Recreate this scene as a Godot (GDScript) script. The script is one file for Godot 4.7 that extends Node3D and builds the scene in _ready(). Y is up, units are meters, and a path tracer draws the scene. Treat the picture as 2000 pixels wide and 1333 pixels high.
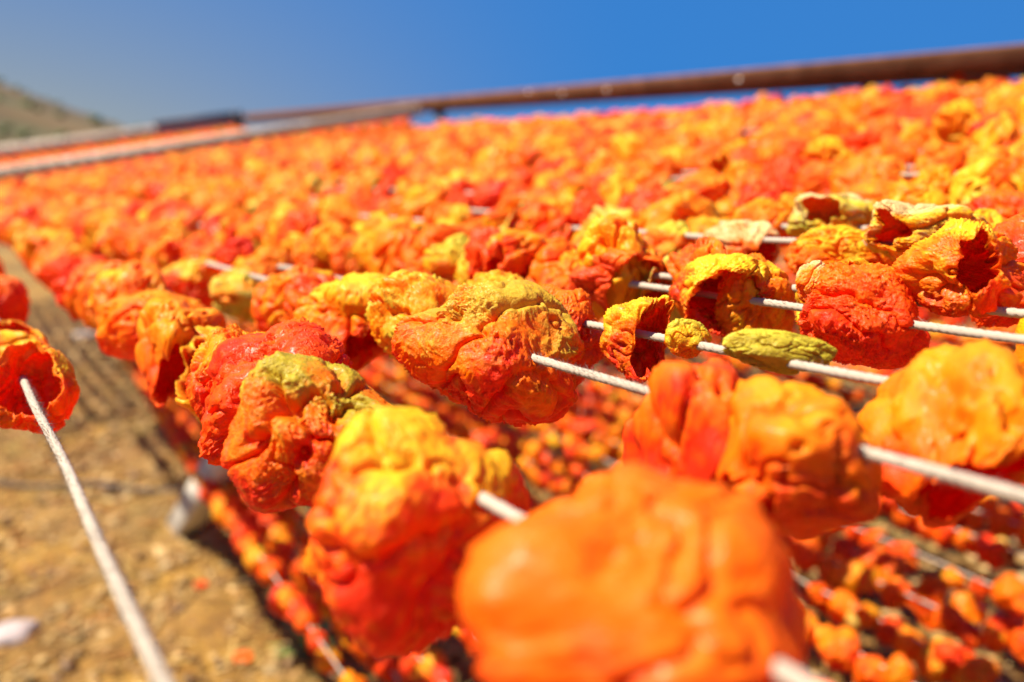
extends Node3D

# ---------------------------------------------------------------- helpers
const LENS := 1750.0            # focal length in photo pixels (2000 x 1333)
var cam_frame := Transform3D()
var names := {}
var noise := FastNoiseLite.new()
var rng := RandomNumberGenerator.new()
var tri_total := 0

# colours of the dried skins (linear)
var RED := Color(0.78, 0.034, 0.008)
var SCARLET := Color(0.87, 0.075, 0.007)
var ORANGE := Color(0.90, 0.172, 0.004)
var AMBER := Color(0.90, 0.31, 0.005)
var YELLOW := Color(0.86, 0.52, 0.015)
var OLIVE := Color(0.46, 0.36, 0.025)
var LIME := Color(0.62, 0.54, 0.04)
var CREAM := Color(0.74, 0.58, 0.24)

var pepper_skin: StandardMaterial3D
var yarn: StandardMaterial3D

func at(x: float, y: float, depth: float) -> Vector3:      # a point of the place that lies on this line of sight, so far away
	return cam_frame * Vector3((x - 1000.0) / LENS * depth, (666.5 - y) / LENS * depth, -depth)

func look_ray(x: float, y: float) -> Vector3:
	return Vector3((x - 1000.0) / LENS, (666.5 - y) / LENS, -1.0)

func pixel(p: Vector3) -> Vector3:                          # photo pixel and depth of a point
	var c := cam_frame.affine_inverse() * p
	if c.z > -0.02:
		return Vector3(-9999, -9999, -c.z)
	return Vector3(1000.0 + LENS * c.x / -c.z, 666.5 - LENS * c.y / -c.z, -c.z)

func numbered(called: String) -> String:
	var k: int = names.get(called, 0)
	names[called] = k + 1
	return called if k == 0 else "%s_%03d" % [called, k]

func tag(o: Node, label := "", category := "", group := "", kind := "") -> void:
	if label: o.set_meta("label", label)
	if category: o.set_meta("category", category)
	if group: o.set_meta("group", group)
	if kind: o.set_meta("kind", kind)

func put(called: String, mesh: Mesh, material: Material, parent: Node = null) -> MeshInstance3D:
	var o := MeshInstance3D.new()
	o.mesh = mesh
	if material: o.material_override = material
	o.cast_shadow = GeometryInstance3D.SHADOW_CASTING_SETTING_ON
	if parent == null:
		o.name = numbered(called)
		add_child(o, true)
	else:
		o.name = called
		parent.add_child(o, true)
	return o

func thing(called: String, where := Vector3.ZERO) -> Node3D:
	var o := Node3D.new()
	o.name = numbered(called)
	o.position = where
	add_child(o, true)
	return o

func n3(p: Vector3) -> float:
	return noise.get_noise_3dv(p)

func paint(color: Color, rough := 0.8) -> StandardMaterial3D:
	var m := StandardMaterial3D.new()
	m.albedo_color = color.linear_to_srgb()
	m.roughness = rough
	return m

func noise_picture(size: int, freq: float, kind: int, octaves: int, bump := 0.0, seed_no := 1, ramp: Gradient = null) -> NoiseTexture2D:
	var t := NoiseTexture2D.new()
	var n := FastNoiseLite.new()
	n.noise_type = FastNoiseLite.TYPE_SIMPLEX_SMOOTH
	n.seed = seed_no
	n.frequency = freq
	n.fractal_type = kind
	n.fractal_octaves = octaves
	n.domain_warp_enabled = bump > 0.0
	n.domain_warp_amplitude = 24.0
	n.domain_warp_frequency = freq
	t.noise = n
	t.width = size
	t.height = size
	t.seamless = true
	if bump > 0.0:
		t.as_normal_map = true
		t.bump_strength = bump
	if ramp: t.color_ramp = ramp
	return t

# ---------------------------------------------------------------- meshes
func grid_mesh(pos: PackedVector3Array, col: PackedColorArray, nu: int, nv: int, wrap: bool, poles := 0) -> ArrayMesh:
	# nv rows of nu points; normals point along (down the rows) x (along the row)
	var nor := PackedVector3Array()
	nor.resize(pos.size())
	var idx := PackedInt32Array()
	var cols := nu if wrap else nu - 1
	idx.resize(cols * (nv - 1) * 6)
	var k := 0
	for j in nv - 1:
		for i in cols:
			var a := j * nu + i
			var c := j * nu + (i + 1) % nu
			var b := a + nu
			var d := c + nu
			var n1 := (pos[b] - pos[a]).cross(pos[c] - pos[a])
			var n2 := (pos[d] - pos[b]).cross(pos[c] - pos[b])
			nor[a] += n1
			nor[b] += n1 + n2
			nor[c] += n1 + n2
			nor[d] += n2
			idx[k] = a
			idx[k + 1] = c
			idx[k + 2] = b
			idx[k + 3] = b
			idx[k + 4] = c
			idx[k + 5] = d
			k += 6
	for row in ([0, nv - 1] if poles else []):
		var sum := Vector3.ZERO
		for i in nu: sum += nor[row * nu + i]
		for i in nu: nor[row * nu + i] = sum
	for i in nor.size():
		nor[i] = nor[i].normalized() if nor[i].length_squared() > 1e-20 else Vector3.UP
	var arrays := []
	arrays.resize(Mesh.ARRAY_MAX)
	arrays[Mesh.ARRAY_VERTEX] = pos
	arrays[Mesh.ARRAY_NORMAL] = nor
	if col.size(): arrays[Mesh.ARRAY_COLOR] = col
	arrays[Mesh.ARRAY_INDEX] = idx
	var m := ArrayMesh.new()
	m.add_surface_from_arrays(Mesh.PRIMITIVE_TRIANGLES, arrays)
	tri_total += idx.size() / 3
	return m

# One dried pepper: a crumpled shell, closed (bag) or open with a curled lip (cup); local y is the pepper's own axis.
# look: kind, size (Vector3, metres), colors [below, middle, above], bend, flat, wrinkle, turn (Basis from own axes to hanging axes)
func pepper_mesh(seed_no: int, nu: int, nv: int, look: Dictionary) -> ArrayMesh:
	var r := RandomNumberGenerator.new()
	r.seed = seed_no
	var off := Vector3(r.randf() * 90.0, r.randf() * 90.0, r.randf() * 90.0)
	var cup: bool = look.kind == "cup"
	var size: Vector3 = look.size * 0.5
	var turn: Basis = look.get("turn", Basis())
	var cs: Array = look.colors
	var bend: float = look.get("bend", 0.0)
	var flat: float = look.get("flat", 0.45)
	var wr: float = look.get("wrinkle", 1.0)
	var mouth: float = look.get("mouth", 2.45)
	var fold: float = look.get("fold", 1.0)
	var lobes := 3 + r.randi() % 2
	var ph := r.randf() * TAU
	var lit_top: float = look.get("lit_top", 0.9)
	var pos := PackedVector3Array()
	var col := PackedColorArray()
	pos.resize(nu * nv)
	col.resize(nu * nv)
	var along := Vector3(1.1, 0.30, 1.1) if r.randf() < 0.6 else Vector3(0.34, 1.1, 0.9)
	for j in nv:
		var s := float(j) / (nv - 1)
		var tri := 1.0 - pow(absf(2.0 * s - 1.0), 1.25)
		var inner := smoothstep(0.46, 0.54, s) if cup else 0.0
		for i in nu:
			var th := TAU * i / nu
			var ring := Vector3(cos(th), 0, sin(th))
			var phi := PI * s
			if cup:
				phi = mouth * (1.0 + 0.10 * n3(ring * 1.1 + off)) * tri
				if j == 0 or j == nv - 1: phi = 0.0
			var dir := Vector3(sin(phi) * ring.x, -cos(phi), sin(phi) * ring.z)
			var sp := sin(phi)
			# the big shape: lobes, dents and one or two deep folds
			var big := n3(dir * 0.9 + off)
			var mid := n3(dir * 1.9 + off * 1.3)
			var rad := 0.92 + 0.07 * cos(lobes * th + ph + 1.2 * big) * sp + 0.15 * big + 0.045 * mid
			var crease := 1.0 - absf(n3(dir * 0.95 + off * 0.7 + Vector3(0.25, 0.25, 0.25) * mid))
			rad -= fold * 0.17 * pow(maxf(crease, 0.0), 9.0)
			# wrinkles: warped ridges that run along the pepper's axis, in three sizes
			var q := dir * along
			var warp := Vector3(n3(dir * 2.3 + off), n3(dir * 2.1 - off), n3(dir * 2.2 + off * 0.5)) * 0.30
			q += warp
			var zone := clampf(0.62 + 0.75 * n3(dir * 1.4 - off * 0.6), 0.12, 1.1)
			var w1 := 2.0 * pow(1.0 - minf(sqrt(pow(n3(q * 2.2 + off), 2.0) + 0.004), 1.0), 2.0) - 0.9
			var w2 := 2.0 * pow(1.0 - minf(sqrt(pow(n3(q * 5.2 - off), 2.0) + 0.002), 1.0), 2.6) - 0.8
			var w3 := 0.0
			if nu > 90: w3 = 2.0 * pow(1.0 - minf(sqrt(pow(n3(q * 9.0 + off * 2.0), 2.0) + 0.001), 1.0), 3.4) - 0.8
			var ridge := 0.012 * w1 + 0.022 * w2 * zone + 0.018 * w3 * zone
			rad += wr * ridge
			if cup:
				rad *= 1.0 + 0.03 * smoothstep(0.75, 1.0, tri)
				rad -= 0.085 * inner
			var p := dir * maxf(rad, 0.18)
			if cup:
				var pinch := flat * smoothstep(0.35, 1.0, tri)
				p.x *= 1.0 - pinch
				p.z *= 1.0 + 0.25 * pinch
			var unit := p
			p = p * size
			if bend != 0.0:
				var a := bend * unit.y
				var rr := size.y / bend
				p = Vector3((p.x + rr) * cos(a) - rr, (p.x + rr) * sin(a), p.z)
			pos[j * nu + i] = p
			# skin colour: patches of unripe green and yellow, with sunlit tops painted yellower
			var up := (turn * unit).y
			var t := 0.5 + 0.42 * up * lit_top + 0.40 * n3(dir * 1.15 + off * 0.4) + 0.10 * mid + 0.13 * (w2 - 0.3)
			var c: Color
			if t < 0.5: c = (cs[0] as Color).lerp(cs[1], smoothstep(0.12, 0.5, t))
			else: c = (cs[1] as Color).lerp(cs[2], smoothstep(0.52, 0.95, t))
			if inner > 0.0: c = c.lerp((cs[0] as Color).lerp(SCARLET, 0.4), 0.75 * inner)
			var spot := n3(dir * 4.5 + off * 3.0)
			c = c.lerp(cs[2], 0.25 * smoothstep(0.1, 0.6, spot))
			c = c * (1.0 + 0.16 * n3(dir * 8.0 - off))
			c.a = 1.0
			col[j * nu + i] = c
	return grid_mesh(pos, col, nu, nv, true, 1)

func tube(path: PackedVector3Array, radius: float, sides: int, twist := 0.0, plies := 0) -> ArrayMesh:
	var pos := PackedVector3Array()
	var run := 0.0
	for k in path.size():
		var a := path[maxi(k - 1, 0)]
		var b := path[mini(k + 1, path.size() - 1)]
		var f := (b - a).normalized()
		var side := f.cross(Vector3.UP).normalized()
		var up := side.cross(f)
		if k > 0: run += path[k].distance_to(path[k - 1])
		for i in sides:
			var th := TAU * i / sides
			var rad := radius
			if plies: rad *= 0.80 + 0.26 * absf(cos(0.5 * plies * (th - run * twist))) + 0.10 * n3(path[k] * 260.0)
			pos.append(path[k] + (side * cos(th) + up * sin(th)) * rad)
	return grid_mesh(pos, PackedColorArray(), sides, path.size(), true)

func box(st: SurfaceTool, size: Vector3, frame: Transform3D, bevel := 0.004) -> void:
	# a box with chamfered long edges, x is the long axis
	var h := size * 0.5
	var y := h.y
	var z := h.z
	var b := bevel
	var ring := [Vector2(y - b, z), Vector2(y, z - b), Vector2(y, -z + b), Vector2(y - b, -z), Vector2(-y + b, -z), Vector2(-y, -z + b), Vector2(-y, z - b), Vector2(-y + b, z)]
	for i in 8:
		var a: Vector2 = ring[i]
		var c: Vector2 = ring[(i + 1) % 8]
		var p := [frame * Vector3(-h.x, a.x, a.y), frame * Vector3(h.x, a.x, a.y), frame * Vector3(h.x, c.x, c.y), frame * Vector3(-h.x, c.x, c.y)]
		for k in [0, 1, 2, 0, 2, 3]: st.add_vertex(p[k])
	for e in [-1.0, 1.0]:
		for i in range(1, 7):
			var tri := [ring[0], ring[i], ring[i + 1]]
			if e > 0: tri = [ring[0], ring[i + 1], ring[i]]
			for v in tri: st.add_vertex(frame * Vector3(h.x * e, v.x, v.y))

func bar(a: Vector3, b: Vector3, high: float, deep: float, bevel := 0.004) -> ArrayMesh:
	var f := (b - a).normalized()
	var side := f.cross(Vector3.UP).normalized()
	if absf(f.y) > 0.95: side = f.cross(Vector3.RIGHT).normalized()
	var up := side.cross(f)
	var st := SurfaceTool.new()
	st.begin(Mesh.PRIMITIVE_TRIANGLES)
	box(st, Vector3(a.distance_to(b), high, deep), Transform3D(Basis(f, up, side), (a + b) * 0.5), bevel)
	st.set_smooth_group(-1)
	st.generate_normals()
	return st.commit()

# ---------------------------------------------------------------- the strings of the rack
var dir_d: Vector3      # along the strings, away from the camera
var dir_e: Vector3      # across them
var dir_n: Vector3
const ORDINAL := ["first", "second", "third", "fourth", "fifth", "sixth", "seventh", "eighth", "ninth", "tenth", "eleventh", "twelfth", "thirteenth", "fourteenth", "fifteenth", "sixteenth", "seventeenth", "eighteenth", "nineteenth", "twentieth", "twenty-first", "twenty-second", "twenty-third", "twenty-fourth", "twenty-fifth", "twenty-sixth", "twenty-seventh", "twenty-eighth", "twenty-ninth", "thirtieth"]
var strings := []       # {u, low, name}

func on_string(s: Dictionary, t: float) -> Vector3:
	var p: Vector3 = dir_e * (s.u + s.get("yaw", 0.0) * t) + dir_d * t + dir_n * s.n
	var sag: float = s.sag * t * t
	return cam_frame.basis * p + cam_frame.origin + Vector3.UP * (sag - s.get("drop", 0.0) * t + s.get("wave", 0.0) * sin(t * 3.0 + s.u * 20.0))

func t_at_pixel(s: Dictionary, x: float, y: float) -> float:
	var best := 0.1
	var least := 1e9
	var t := 0.06
	while t < 4.0:
		var p := pixel(on_string(s, t))
		var dd := Vector2(p.x - x, p.y - y).length()
		if dd < least:
			least = dd
			best = t
		t *= 1.012
	return best

func _ready() -> void:
	noise.noise_type = FastNoiseLite.TYPE_SIMPLEX_SMOOTH
	noise.frequency = 1.0
	noise.fractal_type = FastNoiseLite.FRACTAL_NONE
	noise.seed = 7
	rng.seed = 20240

	# ---- camera: world z runs along the strings, y is up, the ground is y = 0
	var far_dir := Vector3(-1130.0 / LENS, (666.5 - 310.0) / LENS, -1.0).normalized()
	var side_dir := Vector3(0.0, (666.5 - 241.0) / LENS, -1.0).normalized()
	var wy := side_dir.cross(far_dir).normalized()
	if wy.y < 0: wy = -wy
	var wz := -far_dir
	var wx := wy.cross(wz)
	cam_frame = Transform3D(Basis(wx, wy, wz).transposed(), Vector3(0, 1.1, 0))
	var camera := Camera3D.new()
	camera.name = "camera"
	camera.transform = cam_frame
	var lens := CameraAttributesPhysical.new()
	lens.frustum_focal_length = 24.0 * LENS / 1333.0
	lens.frustum_near = 0.02
	lens.frustum_far = 4000.0
	lens.exposure_aperture = 5.2
	lens.frustum_focus_distance = 0.37
	camera.attributes = lens
	add_child(camera)
	camera.make_current()

	# ---- sky, sun, exposure
	var to_sun := (cam_frame.basis * Vector3(-0.50, 0.78, 0.30)).normalized()
	var sky_picture := Image.create(512, 256, false, Image.FORMAT_RGBF)
	var sun_flat := Vector2(-1.0, -0.45).normalized()
	for y in 256:
		var el := (0.5 - (y + 0.5) / 256.0) * PI
		for x in 512:
			var az := (x + 0.5) / 512.0 * TAU
			var facing := Vector2(sin(az), -cos(az)).dot(sun_flat)
			var haze := exp(-maxf(el, 0.0) * 2.6)
			var toward := smoothstep(-0.3, 0.6, facing)
			var c := Color(0.014, 0.070, 0.22).lerp(Color(0.016, 0.086, 0.238), haze)
			c = c.lerp(Color(0.112, 0.137, 0.158), minf(1.0, toward * exp(-maxf(el, 0.0) * 6.5) * 1.7))
			sky_picture.set_pixel(x, y, c)
	var pano := PanoramaSkyMaterial.new()
	pano.panorama = ImageTexture.create_from_image(sky_picture)
	var environment := Environment.new()
	environment.background_mode = Environment.BG_SKY
	environment.sky = Sky.new()
	environment.sky.sky_material = pano
	environment.tonemap_mode = Environment.TONE_MAPPER_LINEAR
	environment.tonemap_exposure = 2.7
	environment.sdfgi_enabled = true
	environment.ssao_enabled = true
	environment.ssil_enabled = true
	var around := WorldEnvironment.new()
	around.name = "daylight"
	around.environment = environment
	add_child(around)
	var sun := DirectionalLight3D.new()
	sun.name = "sun"
	sun.light_energy = 1.6
	sun.light_color = Color(1.0, 0.955, 0.88)
	sun.light_angular_distance = 0.5
	sun.shadow_enabled = true
	add_child(sun)
	sun.look_at_from_position(to_sun * 50.0, Vector3.ZERO, Vector3.FORWARD)

	# ---- axes of the strings, in the camera's own frame
	dir_d = Vector3(-0.53704, 0.14091, -0.83170)
	dir_e = Vector3(0.83238, 0.24850, -0.49538)
	dir_n = Vector3(-0.13687, 0.95833, 0.25075)

	make_materials()
	make_ground()
	make_hill()
	make_rack()
	make_strings()
	make_peppers()
	make_litter()
	print("triangles ", tri_total)

func make_materials() -> void:
	pepper_skin = StandardMaterial3D.new()
	pepper_skin.vertex_color_use_as_albedo = true
	pepper_skin.roughness = 0.40
	pepper_skin.clearcoat_enabled = true
	pepper_skin.clearcoat = 0.06
	pepper_skin.clearcoat_roughness = 0.22
	pepper_skin.metallic_specular = 0.33
	pepper_skin.backlight_enabled = true
	pepper_skin.backlight = Color(0.90, 0.40, 0.15)
	pepper_skin.uv1_triplanar = true
	pepper_skin.uv1_scale = Vector3(14.0, 27.0, 20.0)
	pepper_skin.normal_enabled = true
	pepper_skin.normal_texture = noise_picture(512, 0.03, FastNoiseLite.FRACTAL_RIDGED, 2, 12.0, 5)
	pepper_skin.normal_scale = 0.75
	yarn = paint(Color(0.33, 0.275, 0.21), 0.95)
	yarn.rim_enabled = true
	yarn.rim = 0.4

# ---------------------------------------------------------------- setting
func spread(k: int, count: int, near: float, far: float) -> float:
	var v := 2.0 * k / (count - 1) - 1.0
	return signf(v) * (near * absf(v) + far * pow(absf(v), 9.0))

func make_ground() -> void:
	var nu := 300
	var pos := PackedVector3Array()
	var col := PackedColorArray()
	for j in nu:
		var z := 1.5 * 0 - 3.0 + spread(j, nu, 5.0, 2600.0)
		for i in nu:
			var x := -0.4 + spread(i, nu, 4.0, 2600.0)
			var p := Vector3(x, 0, z)
			var near := clampf(1.0 - (absf(x) + absf(z + 3.0)) / 14.0, 0.0, 1.0)
			var y := near * (0.022 * n3(p * 2.4) + 0.012 * n3(p * 7.0) + 0.016 * (1.0 - absf(n3(p * Vector3(1.6, 1, 5.0)))))
			pos.append(Vector3(x, y, z))
			var c := Color(0.42, 0.235, 0.030).lerp(Color(0.19, 0.085, 0.012), clampf(0.45 + 0.8 * n3(p * Vector3(1.3, 1, 3.6) + Vector3(9, 0, 0)), 0, 1))
			c = c.lerp(Color(0.34, 0.20, 0.055), clampf(0.05 + 0.8 * n3(p * 3.3 + Vector3(0, 4, 0)), 0, 0.7))
			c = c.lerp(Color(0.20, 0.20, 0.05), clampf(-0.25 + 0.9 * n3(p * 1.9 + Vector3(0, 14, 0)), 0, 0.6))
			col.append(c)
	var m := StandardMaterial3D.new()
	m.vertex_color_use_as_albedo = true
	m.roughness = 0.95
	m.uv1_triplanar = true
	m.uv1_world_triplanar = true
	m.uv1_scale = Vector3.ONE * 2.2
	var g := Gradient.new()
	g.set_color(0, Color(0.55, 0.52, 0.5))
	g.set_color(1, Color(1, 1, 1))
	m.albedo_texture = noise_picture(512, 0.03, FastNoiseLite.FRACTAL_FBM, 5, 0.0, 3, g)
	m.normal_enabled = true
	m.normal_texture = noise_picture(512, 0.04, FastNoiseLite.FRACTAL_FBM, 5, 8.0, 4)
	# rows run along z, columns along x: z grows down the rows, x along the row -> (z cross x) points up
	tag(put("ground", grid_mesh(pos, col, nu, nu, false), m), "", "", "", "structure")

func make_hill() -> void:
	# a dry grassy hill far beyond the end of the rack, falling to the right
	var nu := 160
	var nv := 50
	var pos := PackedVector3Array()
	var col := PackedColorArray()
	var spots := []
	for j in nv:
		var r := 620.0 - 420.0 * j / (nv - 1)
		for i in nu:
			var px := -1500.0 + 1850.0 * i / (nu - 1)
			var ray := cam_frame.basis * look_ray(px, 310.0 + (px + 130.0) * -0.061)
			ray.y = 0.0
			ray = ray.normalized()
			var crest := 28.8 * clampf(1.0 - px / 349.0, -0.2, 1.7)
			var fade := sin(PI * clampf((r - 200.0) / 420.0, 0.0, 1.0))
			var p := ray * r
			p.y = crest * pow(fade, 0.8) - 0.6
			p.y += fade * (1.2 * n3(p * 0.02) + 0.5 * n3(p * 0.06))
			pos.append(p)
			var c := Color(0.092, 0.052, 0.012).lerp(Color(0.05, 0.030, 0.009), clampf(0.4 + n3(p * 0.018 + Vector3(3, 0, 0)), 0, 1))
			c = c.lerp(Color(0.05, 0.055, 0.016), clampf(1.2 * n3(p * 0.03) + 0.05, 0, 0.85))
			col.append(c)
			if (i * 7 + j * 13) % 5 == 0 and px > -260.0 and (n3(p * 0.03) > 0.25 or (fade > 0.95 and n3(p * 0.09) > -0.6)):
				spots.append(p)
	var m := StandardMaterial3D.new()
	m.vertex_color_use_as_albedo = true
	m.roughness = 1.0
	tag(put("hill", grid_mesh(pos, col, nu, nv, false), m), "", "", "", "structure")
	# scattered scrub over the slope and along its crest
	var bush := pepper_mesh(77, 18, 12, {"kind": "bag", "size": Vector3(4.0, 3.0, 4.0), "colors": [Color(0.035, 0.05, 0.015), Color(0.05, 0.07, 0.02), Color(0.07, 0.09, 0.025)]})
	var mm := MultiMesh.new()
	mm.transform_format = MultiMesh.TRANSFORM_3D
	mm.mesh = bush
	mm.instance_count = spots.size()
	for k in spots.size():
		var s := rng.randf_range(0.3, 0.8)
		mm.set_instance_transform(k, Transform3D(Basis(Vector3.UP, rng.randf() * TAU).scaled(Vector3.ONE * s), spots[k] + Vector3(rng.randf_range(-3, 3), 0.4, rng.randf_range(-3, 3))))
	var o := MultiMeshInstance3D.new()
	o.multimesh = mm
	o.name = "hillside_scrub"
	o.material_override = m
	add_child(o)
	tag(o, "dark green scrub scattered on the dry brown hill at left", "shrubs", "", "stuff")

# ---------------------------------------------------------------- rack
var beam_a: Vector3
var beam_b: Vector3
var beam2_a: Vector3
var beam2_b: Vector3

func make_rack() -> void:
	var brown := paint(Color(0.20, 0.105, 0.065), 0.7)
	brown.metallic_specular = 0.2
	brown.uv1_triplanar = true
	brown.uv1_world_triplanar = true
	brown.uv1_scale = Vector3.ONE * 1.5
	var g := Gradient.new()
	g.set_color(0, Color(0.62, 0.55, 0.5))
	g.set_color(1, Color(1, 1, 1))
	brown.albedo_color = Color(0.20, 0.098, 0.052).linear_to_srgb()
	brown.albedo_texture = noise_picture(256, 0.03, FastNoiseLite.FRACTAL_FBM, 5, 0.0, 8, g)
	var pale := paint(Color(0.52, 0.47, 0.39), 0.9)
	pale.uv1_triplanar = true
	pale.uv1_world_triplanar = true
	pale.uv1_scale = Vector3.ONE * 3.0
	pale.albedo_texture = noise_picture(256, 0.03, FastNoiseLite.FRACTAL_FBM, 5, 0.0, 9, g)
	var slate := paint(Color(0.06, 0.065, 0.085), 0.5)
	var steel := paint(Color(0.75, 0.70, 0.62), 0.35)

	var frame := thing("drying_rack")
	tag(frame, "long drying rack with brown steel rail, pale end beams and slanted legs", "rack")
	# the brown rail along the far side: a square tube over a set-back lip
	var ra := at(480, 230, 7.4)
	var rb := at(2000, 110, 1.94)
	var along := (rb - ra).normalized()
	rb += along * 1.6
	var side := along.cross(Vector3.UP).normalized()      # away from or toward the strings
	put("rail", bar(ra, rb, 0.052, 0.05, 0.006), brown, frame)
	var away := side if side.x > 0 else -side
	put("rail_lip", bar(ra + away * 0.012 - Vector3.UP * 0.0345, rb + away * 0.012 - Vector3.UP * 0.0345, 0.017, 0.014, 0.001), slate, frame)
	for f in [0.40, 0.555, 0.585, 0.62, 0.70]:
		var st := SphereMesh.new()
		st.radius = 0.006
		st.height = 0.008
		st.radial_segments = 12
		st.rings = 6
		var bolt := put("bolt_head", st, steel, frame)
		bolt.position = ra.lerp(rb, f) - away * 0.025 + Vector3.UP * (0.012 if int(f * 100.0) % 2 else -0.004)
		bolt.rotation = Vector3(0, 0, PI / 2)
	# pale end beams that the strings are tied to
	beam_a = at(0, 342, 3.46)
	beam_b = at(820, 216, 4.33)
	var f1 := (beam_b - beam_a).normalized()
	beam_a -= f1 * 0.5
	var b1 := put("end_beam", bar(beam_a + Vector3.UP * 0.006, beam_b + Vector3.UP * 0.006, 0.05, 0.05, 0.018), pale, frame)
	beam2_a = at(0, 298, 6.53)
	beam2_b = at(455, 240, 7.38)
	var f2 := (beam2_b - beam2_a).normalized()
	beam2_a -= f2 * 0.8
	var b2 := put("end_beam", bar(beam2_a, beam2_b, 0.105, 0.08, 0.03), pale, frame)
	put("top_bar", bar(beam2_b - f2 * 0.62 + Vector3.UP * 0.072, beam2_b + f2 * 0.02 + Vector3.UP * 0.072, 0.035, 0.05, 0.004), slate, frame)
	put("corner_plate", bar(beam2_b + f2 * 0.003 + Vector3.UP * 0.02, beam2_b + f2 * 0.075 + Vector3.UP * 0.02, 0.145, 0.08, 0.006), slate, frame)
	# loops of yarn wound round the beams
	for b in [[b1, beam_a, beam_b, 0.052, 0.0, 44], [b2, beam2_a, beam2_b, 0.105, 0.0, 44]]:
		for k in b[5]:
			var c: Vector3 = (b[1] as Vector3).lerp(b[2], (k + 0.5 + rng.randf_range(-0.25, 0.25)) / b[5])
			var ax := ((b[2] as Vector3) - (b[1] as Vector3)).normalized()
			var path := PackedVector3Array()
			var depth := ax.cross(Vector3.UP).normalized()
			for w in 22:
				var a := TAU * 2.0 * w / 21.0
				var hy: float = b[3] * 0.5 + 0.004
				path.append(c + Vector3.UP * clampf(cos(a) * 1.5, -1, 1) * (hy - 0.002) + depth * clampf(sin(a) * 1.5, -1, 1) * 0.029 + ax * (w * 0.0007 - 0.007))
			put("yarn_loop", tube(path, 0.0018, 6), yarn, b[0])
	# bracket and post below the rail, and the legs
	var pb := at(857, 200, 4.4)
	put("bracket", bar(pb + Vector3.UP * 0.012, pb - Vector3.UP * 0.05, 0.06, 0.055, 0.004), slate, frame)
	put("post", bar(pb - Vector3.UP * 0.05, Vector3(pb.x, 0.0, pb.z), 0.035, 0.035, 0.003), slate, frame)
	var foot := ground_at(345, 1022)
	put("leg", bar(foot - Vector3.UP * 0.03, at(478, 845, pixel(foot).z - 0.85), 0.07, 0.07, 0.006), paint(Color(0.46, 0.42, 0.35), 0.85), frame)

func ground_at(x: float, y: float) -> Vector3:
	var ray := cam_frame.basis * look_ray(x, y)
	return cam_frame.origin + ray * (-cam_frame.origin.y / ray.y)

# ---------------------------------------------------------------- yarn
func make_strings() -> void:
	var us := [0.014, 0.102, 0.187, 0.238, 0.298, 0.322, 0.400, 0.455, 0.533, 0.645, 0.73, 0.81, 0.915]
	while us[-1] < 2.02: us.append(us[-1] + 0.088)
	for k in us.size():
		var u: float = us[k]
		var s := {"u": u, "n": -0.1, "sag": 0.0048 + 0.0006 * u, "wave": 0.004 if k > 5 else 0.0, "yaw": 0.0, "drop": 0.0075 * smoothstep(0.9, 1.9, u), "low": false, "rank": k}
		if k == 3: s.merge({"u": 0.246, "yaw": -0.045}, true)
		if k == 5: s.merge({"u": 0.331, "yaw": -0.05, "n": -0.0985}, true)
		if k > 5: s.n = -0.1 - 0.004 * smoothstep(0.9, 1.9, u) + rng.randf_range(-0.006, 0.006)
		strings.append(s)
	for k in 30:
		strings.append({"u": 0.245 + 0.072 * k + 0.035 * maxf(0.0, k - 14) + rng.randf_range(-0.012, 0.012), "n": -0.76 + rng.randf_range(-0.02, 0.02), "sag": 0.004, "wave": 0.008, "yaw": 0.05 + rng.randf_range(-0.01, 0.01), "low": true, "rank": k})
	for s in strings:
		var path := PackedVector3Array()
		var fine: bool = not s.low and s.rank < 9
		var t := -0.9
		while t < 4.0:
			path.append(on_string(s, t) + Vector3(n3(Vector3(t * 5.0, s.u * 9.0, 1)), n3(Vector3(t * 5.0, s.u * 9.0, 7)), 0) * 0.0012)
			t += (0.0016 if t > 0.04 and t < 0.75 else 0.02) if fine else 0.05
		path.append(on_string(s, 4.0))
		var o := put("string", tube(path, 0.00175, 12 if fine else 6, 640.0, 3 if fine else 0), yarn)
		if s.low: tag(o, "white string of the lower tier under the rack, %s from the aisle" % ORDINAL[s.rank], "string", "strings of the lower tier")
		else: tag(o, ["white fuzzy twisted string beside the dirt aisle, almost bare of peppers", "white string along the rack edge through the nearest blurred peppers", "white string through the big two-lobed red and orange pepper", "white string through the small olive green pepper", "white string through the red wrinkled pepper at middle right", "white bare string ending at the right frame edge above another"][s.rank] if s.rank < 6 else "%s white string from the dirt aisle on the upper tier" % ORDINAL[s.rank], "string", "strings of the upper tier")
		if fine and s.rank < 6:
			var fz := SurfaceTool.new()
			fz.begin(Mesh.PRIMITIVE_TRIANGLES)
			for k in (5000 if s.rank == 0 or s.rank == 2 else 1800):
				var tt := rng.randf_range(0.06, 0.7)
				var c := on_string(s, tt)
				var out := Vector3(rng.randf_range(-1, 1), rng.randf_range(-1, 1), rng.randf_range(-1, 1)).normalized()
				var go := (out + Vector3(0, 0, rng.randf_range(-1.2, 1.2))).normalized()
				var a := c + out * 0.0014
				var b := a + go * rng.randf_range(0.0010, 0.0036)
				var w := go.cross(out).normalized() * 0.00009
				fz.add_vertex(a - w)
				fz.add_vertex(b)
				fz.add_vertex(a + w)
			fz.generate_normals()
			var z := put("fuzz", fz.commit(), yarn, o)
			z.set_meta("kind", "stuff")

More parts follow.
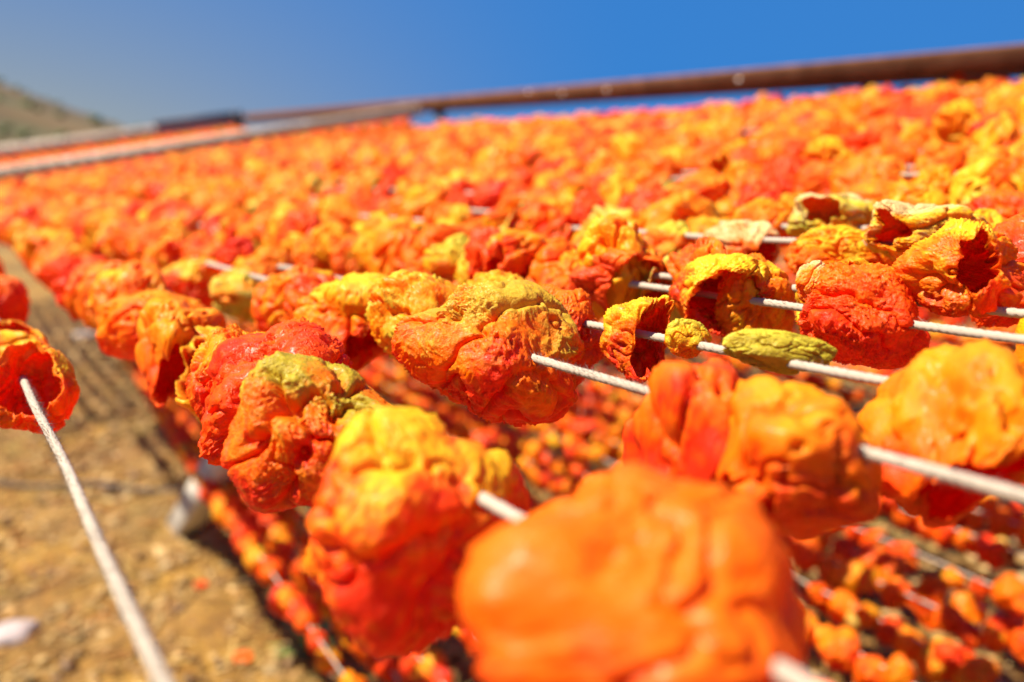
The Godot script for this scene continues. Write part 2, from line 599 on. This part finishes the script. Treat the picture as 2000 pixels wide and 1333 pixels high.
# ---------------------------------------------------------------- peppers
func make_peppers() -> void:
	var heroes := hero_list()
	var taken := {}
	for h in heroes:
		var s: Dictionary = strings[h[0]]
		var t := t_at_pixel(s, h[1], h[2])
		var depth := pixel(on_string(s, t)).z
		var mid := at(h[1], h[2], depth + h[12] if h.size() > 12 else depth)
		var z := depth
		var w: float = h[3] / LENS * z
		var hh: float = h[4] / LENS * z
		var hang := hang_basis()
		var turn := Basis.from_euler(Vector3(deg_to_rad(h[7].x), deg_to_rad(h[7].y), deg_to_rad(h[7].z)))
		var size := Vector3(w, hh, minf(w, hh) * 0.95) * 1.12
		if h[5] == "cup": size *= 1.06
		# the given width and height are across the view: share them out over the pepper's own axes
		var own := (turn.transposed() * size).abs()
		own = Vector3(absf(turn.x.x) * size.x + absf(turn.x.y) * size.y + absf(turn.x.z) * size.z, absf(turn.y.x) * size.x + absf(turn.y.y) * size.y + absf(turn.y.z) * size.z, absf(turn.z.x) * size.x + absf(turn.z.y) * size.y + absf(turn.z.z) * size.z)
		var norm := sqrt(2.0) if h[5] == "never" else 1.0
		own /= norm
		var cam_near: bool = absf(1.0 / z - 1.0 / 0.37) < 0.75
		var look := {"kind": h[5], "size": own, "colors": h[6], "turn": turn, "wrinkle": h[8].x, "fold": h[8].y, "flat": h[8].z, "lit_top": 1.35, "mouth": 2.0 if h[9] in [52, 53, 11, 44] else 2.5}
		var m := pepper_mesh(h[9], 230 if cam_near else 120, 160 if cam_near else 84, look)
		# recentre the crumpled shell and scale it to the given width and height
		var fit := Basis(hang) * turn
		var box_ := view_box(m, fit)
		var k := minf(w / maxf(box_.size.x, 1e-4), hh / maxf(box_.size.y, 1e-4))
		k = sqrt((w / box_.size.x) * (hh / box_.size.y))
		var sx := clampf(w / box_.size.x / k, 0.8, 1.25)
		var o := put("dried_pepper", m, pepper_skin)
		o.transform = Transform3D((hang * Basis.from_scale(Vector3(k * sx, k / sx, k)) * turn), mid)
		var b2 := view_box(m, o.transform.basis)
		var c := cam_frame.basis * Vector3(b2.get_center().x, b2.get_center().y, 0)
		o.position -= c
		tag(o, h[10], "pepper", "dried peppers on the strings")
		if not taken.has(h[0]): taken[h[0]] = []
		taken[h[0]].append([t, w * 0.55])

	# stock of shapes for all other peppers
	var stock := []
	var fine_stock := []
	var shades := [[ORANGE, ORANGE, YELLOW], [RED, SCARLET, ORANGE], [ORANGE, AMBER, YELLOW], [SCARLET, ORANGE, YELLOW], [SCARLET, ORANGE, AMBER], [RED, SCARLET, SCARLET], [SCARLET, ORANGE, ORANGE], [ORANGE, YELLOW, LIME], [ORANGE, AMBER, OLIVE], [RED, SCARLET, ORANGE], [AMBER, LIME, CREAM], [ORANGE, AMBER, YELLOW], [SCARLET, ORANGE, ORANGE], [SCARLET, AMBER, YELLOW], [ORANGE, AMBER, LIME], [SCARLET, ORANGE, AMBER]]
	var shade_words := ["orange", "red and orange", "amber yellow", "orange and yellow", "red orange", "bright red", "scarlet", "yellow green", "orange and olive", "deep red", "pale cream and yellow", "amber orange", "scarlet orange", "amber and yellow", "orange and lime", "orange with amber top"]
	for k in 16:
		var cup := k % 3 == 1
		var look := {"kind": "cup" if cup else "bag", "size": Vector3(rng.randf_range(0.048, 0.060), rng.randf_range(0.056, 0.074), rng.randf_range(0.046, 0.058)), "colors": shades[k], "wrinkle": rng.randf_range(0.9, 1.5), "fold": rng.randf_range(0.9, 1.8), "flat": rng.randf_range(0.3, 0.65), "mouth": rng.randf_range(1.85, 2.5), "lit_top": 0.4}
		fine_stock.append(pepper_mesh(500 + k, 100, 72, look))
		stock.append(pepper_mesh(500 + k, 34, 26, look))

	# stretches of string that the photograph shows bare: string, photo x, half width
	var bare := [[2, 1120, 190], [2, 1850, 240], [1, 1010, 90], [1, 690, 45], [3, 1690, 85], [3, 650, 60], [2, 420, 50], [4, 1305, 45], [4, 1545, 50], [4, 1910, 130], [5, 1910, 150]]
	var all := []
	for k in strings.size():
		var s: Dictionary = strings[k]
		var t := 0.12 if s.low or k > 5 else 0.1
		if s.low: t = -0.2
		if not s.low and k >= 9: t = -0.05
		if k == 0: t = 0.9
		var gap := 0
		while t < 3.78:
			t += rng.randfn(0.037 if k < 3 else 0.031 if k < 10 else 0.043, 0.007) if not s.low else rng.randfn(0.037, 0.010)
			if rng.randf() < ((0.018 if k < 6 else 0.09) if not s.low else 0.06): t += rng.randf_range(0.02, 0.07)
			var busy := false
			var where := pixel(on_string(s, t))
			for b in bare:
				if b[0] == k and absf(where.x - b[1]) < b[2]: busy = true
			for b in taken.get(k, []):
				if absf(t - b[0]) < b[1] + 0.008: busy = true
			if busy: continue
			var p := on_string(s, t)
			p += Vector3(rng.randf_range(-0.006, 0.006), rng.randf_range(-0.020, 0.001), 0)
			all.append({"p": p, "s": k, "t": t, "size": rng.randf_range(0.74, 1.24) * (0.84 if s.low else 0.92 if k < 10 else 1.0)})
	# the next bay of the rack, beyond the first end beam
	for k in 30:
		var t := 4.06
		while t < 7.5:
			t += rng.randfn(0.055, 0.01)
			var f := (t - 4.0) / 3.6
			var a := beam_a.lerp(beam_b, (k + 0.5) / 30.0)
			var b := beam2_a.lerp(beam2_b, (k + 0.5) / 30.0)
			var p := a.lerp(b, f) - Vector3.UP * (0.048 + 0.22 * f * (1.0 - f))
			all.append({"p": p, "s": -1, "t": t, "size": rng.randf_range(0.85, 1.15)})
	for a in all:
		var px := pixel(a.p)
		var seen: bool = px.z > 0.05 and px.x > -60 and px.x < 2060 and px.y > -60 and px.y < 1400
		a.px = 0.05 * a.size / px.z * LENS if seen else 0.0
		a.mesh = rng.randi() % 16
		if a.s >= 0 and strings[a.s].low and rng.randf() < 0.5: a.mesh = [0, 1, 4, 6, 9, 12, 15, 3, 1, 9][rng.randi() % 10]  # lower tier leans to redder skins, its shade put into the colour
		a.turn = Basis.from_euler(Vector3(rng.randf_range(-0.9, 0.9), rng.randf() * TAU, rng.randf_range(-0.9, 0.9)))
		if rng.randf() < 0.35: a.turn = a.turn * Basis(Vector3.RIGHT, PI)
		a.x = px.x
	var order := all.duplicate()
	order.sort_custom(func(a, b): return a.px > b.px if a.px != b.px else a.t < b.t)
	var single := 300 - heroes.size()
	for k in order.size(): order[k].single = k < single and order[k].px > 0.0
	# the order along each string, from the right, gives each label its place
	var count := {}
	for a in all:
		if not a.single: continue
		var rank: int = count.get(a.s, 0)
		count[a.s] = rank + 1
		var s: Dictionary = strings[a.s]
		var o := put("dried_pepper", fine_stock[a.mesh] if a.px > 40.0 else stock[a.mesh], pepper_skin)
		o.transform = Transform3D((a.turn as Basis).scaled(Vector3.ONE * a.size), a.p)
		var words: String = shade_words[a.mesh]
		var line := "lower" if s.low else "upper"
		tag(o, "%s dried pepper, %s of its kind on the %s %s string" % [words, ORDINAL[rank] if rank < 30 else str(rank + 1), ORDINAL[s.rank], line], "pepper", "dried peppers on the strings")
	# all the smaller ones far along the strings: one mass
	var mass := thing("dried_pepper_mass")
	tag(mass, "mass of small blurred orange dried peppers far along the strings", "peppers", "", "stuff")
	for v in 16:
		var mine := all.filter(func(a): return not a.single and a.mesh == v)
		var mm := MultiMesh.new()
		mm.transform_format = MultiMesh.TRANSFORM_3D
		mm.use_colors = true
		mm.mesh = stock[v]
		mm.instance_count = mine.size()
		for k in mine.size():
			mm.set_instance_transform(k, Transform3D((mine[k].turn as Basis).scaled(Vector3.ONE * mine[k].size), mine[k].p))
			mm.set_instance_color(k, Color(rng.randf_range(0.9, 1.05), rng.randf_range(0.75, 1.15), 1.0))
		var o := MultiMeshInstance3D.new()
		o.multimesh = mm
		o.name = "dried_peppers"
		o.material_override = pepper_skin
		mass.add_child(o, true)
		o.set_meta("kind", "stuff")

func hang_basis() -> Basis:
	# axes of a hanging pepper: x to the right of the view, y up, z to the viewer
	return cam_frame.basis

func view_box(m: ArrayMesh, b: Basis) -> AABB:
	# bounds of a mesh in the directions right, up and back of the view
	var turn := cam_frame.basis.transposed() * b
	var v: PackedVector3Array = m.surface_get_arrays(0)[Mesh.ARRAY_VERTEX]
	var box_ := AABB(turn * v[0], Vector3.ZERO)
	var k := 0
	while k < v.size():
		box_ = box_.expand(turn * v[k])
		k += 3
	return box_

func hero_list() -> Array:
	# string, centre x, y, width, height (photo pixels), kind, colours, turn in degrees, (wrinkle, fold, flat), seed, label
	var V := func(a, b, c): return Vector3(a, b, c)
	return [
		[0, 58, 755, 180, 185, "cup", [SCARLET, ORANGE, YELLOW], V.call(50, 20, 10), V.call(0.6, 0.7, 0.2), 11, "orange red cup-shaped dried pepper where the bare string by the aisle ends"],
		[0, 25, 680, 190, 110, "cup", [SCARLET, ORANGE, YELLOW], V.call(20, 60, 10), V.call(0.7, 1.0, 0.4), 12, "yellow rimmed dried pepper at the left frame edge behind another"],
		[0, 5, 590, 90, 110, "bag", [RED, SCARLET, ORANGE], V.call(0, 20, 0), V.call(0.7, 1.0, 0.4), 13, "red dried pepper cut off by the left frame edge, the highest there"],
		[1, 1245, 1195, 690, 555, "bag", [SCARLET, ORANGE, ORANGE], V.call(10, 30, -8), V.call(0.75, 0.7, 0.4), 26, "huge blurred orange dried pepper nearest the camera at bottom centre"],
		[1, 818, 1030, 440, 480, "bag", [RED, SCARLET, YELLOW], V.call(10, 20, 20), V.call(0.9, 0.9, 0.3), 22, "red dried pepper with yellow top at lower centre, second nearest the camera"],
		[1, 622, 845, 365, 318, "bag", [RED, ORANGE, OLIVE], V.call(10, 60, 75), V.call(0.9, 1.2, 0.4), 23, "glossy red orange dried pepper with olive green ridge on top"],
		[1, 470, 755, 190, 245, "bag", [RED, SCARLET, AMBER], V.call(0, 40, 20), V.call(1.2, 1.2, 0.4), 24, "narrow pinkish red wrinkled dried pepper left of the olive ridged one"],
		[1, 352, 690, 185, 210, "cup", [SCARLET, ORANGE, AMBER], V.call(130, 30, 15), V.call(1.0, 1.0, 0.5), 25, "orange dried pepper with bright yellow green stalk end"],
		[1, 300, 640, 220, 150, "bag", [SCARLET, ORANGE, AMBER], V.call(0, 70, 50), V.call(1.1, 1.0, 0.4), 20, "orange wrinkled dried pepper behind the one with yellow green stalk"],
		[1, 232, 590, 105, 130, "bag", [SCARLET, AMBER, YELLOW], V.call(0, 10, 0), V.call(1.0, 1.0, 0.4), 27, "small yellow orange dried pepper at the aisle edge of the rack"],
		[1, 160, 558, 150, 115, "bag", [RED, SCARLET, SCARLET], V.call(0, 80, 60), V.call(0.7, 1.0, 0.4), 28, "smooth red dried pepper at the left rack edge above the aisle"],
		[1, 100, 500, 130, 105, "cup", [RED, ORANGE, YELLOW], V.call(150, 40, 0), V.call(0.8, 1.0, 0.4), 29, "orange dried pepper with yellowish top at the far left rack edge"],
		[2, 1360, 890, 270, 380, "cup", [RED, RED, ORANGE], V.call(150, 40, 20), V.call(1.0, 1.4, 0.4), 31, "crimson left lobe of a pair of blurred peppers at lower right"],
		[2, 1560, 900, 320, 330, "cup", [SCARLET, ORANGE, AMBER], V.call(160, -20, 40), V.call(0.8, 1.2, 0.4), 32, "orange dried pepper with string leaving it to the lower right"],
		[2, 955, 690, 375, 285, "bag", [RED, ORANGE, Color(0.62, 0.40, 0.03)], V.call(10, 30, 62), V.call(1.1, 0.8, 0.5), 38, "large orange dried pepper with olive folded top in the centre"],
		[2, 705, 640, 250, 215, "cup", [SCARLET, ORANGE, YELLOW], V.call(140, 60, 30), V.call(1.3, 1.5, 0.5), 34, "deeply folded orange dried pepper with yellow right flank"],
		[2, 540, 600, 90, 130, "bag", [SCARLET, ORANGE, AMBER], V.call(0, 60, 10), V.call(1.2, 1.0, 0.4), 35, "small orange crinkled dried pepper left of the folded one"],
		[2, 385, 555, 135, 110, "bag", [RED, SCARLET, YELLOW], V.call(0, 30, 30), V.call(0.9, 1.0, 0.4), 36, "pink red dried pepper with yellow side where the string dips"],
		[3, 1885, 850, 360, 370, "cup", [SCARLET, ORANGE, AMBER], V.call(150, 30, 40), V.call(0.9, 1.0, 0.5), 48, "big blurred orange and yellow dried pepper at the right frame edge"],
		[3, 1525, 688, 225, 92, "bag", [OLIVE, OLIVE, LIME], V.call(0, 0, 82), V.call(0.8, 1.0, 0.4), 42, "small elongated olive green dried pepper lying along its string"],
		[3, 1345, 662, 95, 80, "bag", [ORANGE, YELLOW, LIME], V.call(0, 10, 60), V.call(1.0, 1.0, 0.4), 43, "little yellow dried piece with green end left of the olive pepper"],
		[3, 1245, 665, 140, 175, "cup", [RED, ORANGE, YELLOW], V.call(100, 30, 10), V.call(1.2, 1.2, 0.5), 44, "ring-shaped dried pepper, yellow above and red below, at centre right"],
		[3, 1090, 665, 205, 225, "bag", [RED, SCARLET, ORANGE], V.call(10, 40, 15), V.call(1.35, 1.1, 0.4), 45, "red finely wrinkled dried pepper right of the large folded orange one"],
		[3, 530, 545, 110, 130, "bag", [RED, ORANGE, AMBER], V.call(0, 10, 20), V.call(1.1, 1.0, 0.4), 46, "brownish orange rough dried pepper at the end of a visible string"],
		[4, 1688, 618, 258, 210, "bag", [RED, SCARLET, ORANGE], V.call(0, 20, 80), V.call(1.5, 0.8, 0.4), 51, "round scarlet dried pepper with wavy wrinkles at middle right"],
		[4, 1428, 578, 220, 170, "cup", [RED, SCARLET, YELLOW], V.call(118, 0, 12), V.call(1.2, 0.9, 0.35), 52, "arched dried pepper, yellow outside, with red hollow facing the camera"],
		[4, 1205, 550, 190, 135, "cup", [RED, SCARLET, ORANGE], V.call(112, 20, -5), V.call(1.2, 0.9, 0.4), 53, "arched red dried pepper with dark hollow above the ring-shaped one"],
		[4, 1022, 520, 165, 150, "cup", [RED, SCARLET, AMBER], V.call(125, -30, 10), V.call(1.2, 1.3, 0.5), 54, "folded red dried pepper with orange crest near the centre"],
		[4, 888, 510, 120, 110, "bag", [ORANGE, YELLOW, LIME], V.call(0, 20, 30), V.call(1.1, 1.3, 0.4), 55, "yellow green dried pepper behind the large central one"],
		[4, 1590, 552, 80, 85, "bag", [ORANGE, AMBER, CREAM], V.call(0, 0, 20), V.call(1.2, 1.0, 0.4), 56, "small orange dried piece with cream tip left of the round scarlet one"],
		[5, 1890, 525, 270, 195, "cup", [SCARLET, ORANGE, YELLOW], V.call(80, 30, 40), V.call(1.3, 1.5, 0.55), 57, "large orange dried pepper folded open at the right frame edge"],
		[6, 1640, 505, 221, 135, "bag", [ORANGE, ORANGE, YELLOW], V.call(0, 10, 85), V.call(1.3, 0.9, 0.4), 61, "long amber dried pepper lying along its string at right"],
		[6, 1800, 456, 248, 128, "cup", [AMBER, YELLOW, CREAM], V.call(70, 20, 70), V.call(1.2, 1.2, 0.5), 62, "pale cream yellow crinkled dried pepper at right"],
		[6, 1440, 497, 162, 141, "cup", [SCARLET, ORANGE, CREAM], V.call(110, 40, 20), V.call(1.2, 1.0, 0.4), 63, "orange dried pepper with pale cream right flank"],
		[6, 1315, 506, 162, 148, "bag", [SCARLET, ORANGE, LIME], V.call(0, 20, 65), V.call(1.0, 1.0, 0.4), 64, "orange red dried pepper with greenish yellow upper edge"],
		[6, 765, 504, 232, 148, "bag", [SCARLET, AMBER, YELLOW], V.call(0, 10, 68), V.call(1.1, 1.0, 0.4), 65, "long slanting yellow orange dried pepper left of centre"],
		[7, 1640, 434, 178, 114, "cup", [YELLOW, LIME, CREAM], V.call(60, 30, 60), V.call(1.2, 1.2, 0.4), 71, "pale green crinkled dried pepper among orange ones at right"],
		[7, 1490, 445, 135, 124, "bag", [RED, ORANGE, AMBER], V.call(0, 20, 40), V.call(1.0, 1.0, 0.4), 72, "round orange dried pepper left of the pale green one"],
	]

# ---------------------------------------------------------------- small things on the ground
func make_litter() -> void:
	var m := StandardMaterial3D.new()
	m.vertex_color_use_as_albedo = true
	m.roughness = 0.7
	var pebble := pepper_mesh(91, 10, 7, {"kind": "bag", "size": Vector3(1.0, 0.55, 0.8), "colors": [Color(1, 1, 1), Color(0.95, 0.95, 0.95), Color(1, 1, 1)], "wrinkle": 0.1, "fold": 0.2})
	var mm := MultiMesh.new()
	mm.transform_format = MultiMesh.TRANSFORM_3D
	mm.use_colors = true
	mm.mesh = pebble
	mm.instance_count = 26000
	var tones := [Color(0.36, 0.21, 0.055), Color(0.42, 0.27, 0.09), Color(0.27, 0.14, 0.03), Color(0.46, 0.31, 0.12), Color(0.32, 0.17, 0.035), Color(0.17, 0.085, 0.025)]
	for k in mm.instance_count:
		var p := Vector3(rng.randf_range(-1.9, 2.3), 0, 0.4 - 6.5 * pow(rng.randf(), 1.3))
		var s := 0.012 + 0.040 * pow(rng.randf(), 2.2)
		p.y = 0.008 + s * 0.12
		mm.set_instance_transform(k, Transform3D(Basis.from_euler(Vector3(rng.randf_range(-0.4, 0.4), rng.randf() * TAU, rng.randf_range(-0.4, 0.4))).scaled(Vector3.ONE * s), p))
		mm.set_instance_color(k, tones[rng.randi() % 6] * rng.randf_range(0.55, 1.0))
	var o := MultiMeshInstance3D.new()
	o.multimesh = mm
	o.name = "gravel"
	o.material_override = m
	add_child(o)
	tag(o, "tan pebbles and husks strewn over the brown dirt", "gravel", "", "stuff")
	# single pale stones
	for d in [[165, 662, 45, Color(0.38, 0.34, 0.29), "white stone on the dirt by the upper left aisle"], [30, 1255, 105, Color(0.30, 0.25, 0.24), "large pale stone at the lower left corner of the dirt"], [215, 960, 40, Color(0.36, 0.29, 0.20), "small pale stone on the dirt beside the bare string"]]:
		var g := ground_at(d[0], d[1])
		var z := pixel(g).z
		var s: float = d[2] / LENS * z
		var st := put("stone", pepper_mesh(int(d[0]) + 300, 28, 18, {"kind": "bag", "size": Vector3(s, s * 0.5, s * 0.8), "colors": [d[3], d[3], d[3]], "wrinkle": 0.3, "fold": 0.3}), m)
		st.position = g + Vector3.UP * s * 0.15
		tag(st, d[4], "stone", "pale stones on the dirt")
	# a thin dark tube across the dirt, added in place of a cast shadow
	var shadow_line := PackedVector3Array()
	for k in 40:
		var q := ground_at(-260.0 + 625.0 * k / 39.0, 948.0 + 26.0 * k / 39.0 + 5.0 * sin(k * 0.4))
		shadow_line.append(q + Vector3.UP * 0.03)
	tag(put("shadow_line", tube(shadow_line, 0.008, 8), paint(Color(0.03, 0.018, 0.012), 0.7)), "thin dark strip standing in for a shadow line across the dirt to the foot of the pale leg", "shadow_line")
	# dry straw and stalk ends strewn over the dirt
	var straw := MultiMesh.new()
	straw.transform_format = MultiMesh.TRANSFORM_3D
	straw.use_colors = true
	var piece := BoxMesh.new()
	piece.size = Vector3(1.0, 0.05, 0.06)
	straw.mesh = piece
	straw.instance_count = 16000
	var straws := [Color(0.50, 0.33, 0.09), Color(0.38, 0.21, 0.045), Color(0.58, 0.42, 0.16), Color(0.22, 0.11, 0.025), Color(0.42, 0.17, 0.03)]
	for k in straw.instance_count:
		var p := Vector3(rng.randf_range(-1.6, 1.9), 0.022 + rng.randf() * 0.012, 0.3 - 5.5 * pow(rng.randf(), 1.3))
		var along := rng.randf_range(-0.5, 0.5) if rng.randf() < 0.6 else rng.randf() * PI
		straw.set_instance_transform(k, Transform3D(Basis.from_euler(Vector3(0, along, rng.randf_range(-0.25, 0.25))).scaled(Vector3.ONE * rng.randf_range(0.02, 0.07)), p))
		straw.set_instance_color(k, straws[rng.randi() % 5] * rng.randf_range(0.6, 1.0))
	var so := MultiMeshInstance3D.new()
	so.multimesh = straw
	so.name = "straw"
	so.material_override = m
	add_child(so)
	tag(so, "dry straw and stalk ends strewn over the golden brown dirt", "straw", "", "stuff")
	# a weed under the near edge of the lower tier, and scraps of fallen skin
	var leafy := paint(Color(0.16, 0.22, 0.05), 0.6)
	var wd := thing("weed", ground_at(610, 1290))
	tag(wd, "green weed growing from the dirt under the lower strings", "weed")
	for k in 16:
		var st := SurfaceTool.new()
		st.begin(Mesh.PRIMITIVE_TRIANGLES)
		var yaw := rng.randf() * TAU
		var out := Vector3(cos(yaw), 0, sin(yaw))
		var wide := Vector3(-sin(yaw), 0, cos(yaw))
		var high := rng.randf_range(0.06, 0.15)
		var last := [Vector3.ZERO, Vector3.ZERO]
		for q in range(1, 6):
			var f := q / 5.0
			var c := out * 0.10 * f * f + Vector3.UP * high * (f - 0.35 * f * f)
			var w := 0.012 * sin(PI * minf(f * 0.85 + 0.15, 1.0))
			var now := [c - wide * w, c + wide * w]
			for v in [last[0], now[0], last[1], last[1], now[0], now[1]]: st.add_vertex(v)
			last = now
		st.generate_normals()
		put("leaf", st.commit(), leafy, wd)
	for d in [[478, 1310, 60, ORANGE, "yellow orange scrap of pepper skin on the dirt at bottom left"], [395, 1165, 45, SCARLET, "small red scrap of pepper skin on the dirt by the shadow"]]:
		var g2 := ground_at(d[0], d[1])
		var s2: float = d[2] / LENS * pixel(g2).z
		var sc := put("pepper_scrap", pepper_mesh(int(d[0]), 40, 30, {"kind": "cup", "mouth": 1.5, "size": Vector3(s2, s2 * 0.4, s2 * 0.7), "colors": [d[3], d[3], AMBER]}), pepper_skin)
		sc.position = g2 + Vector3.UP * (0.03 + s2 * 0.1)
		tag(sc, d[4], "pepper scrap")
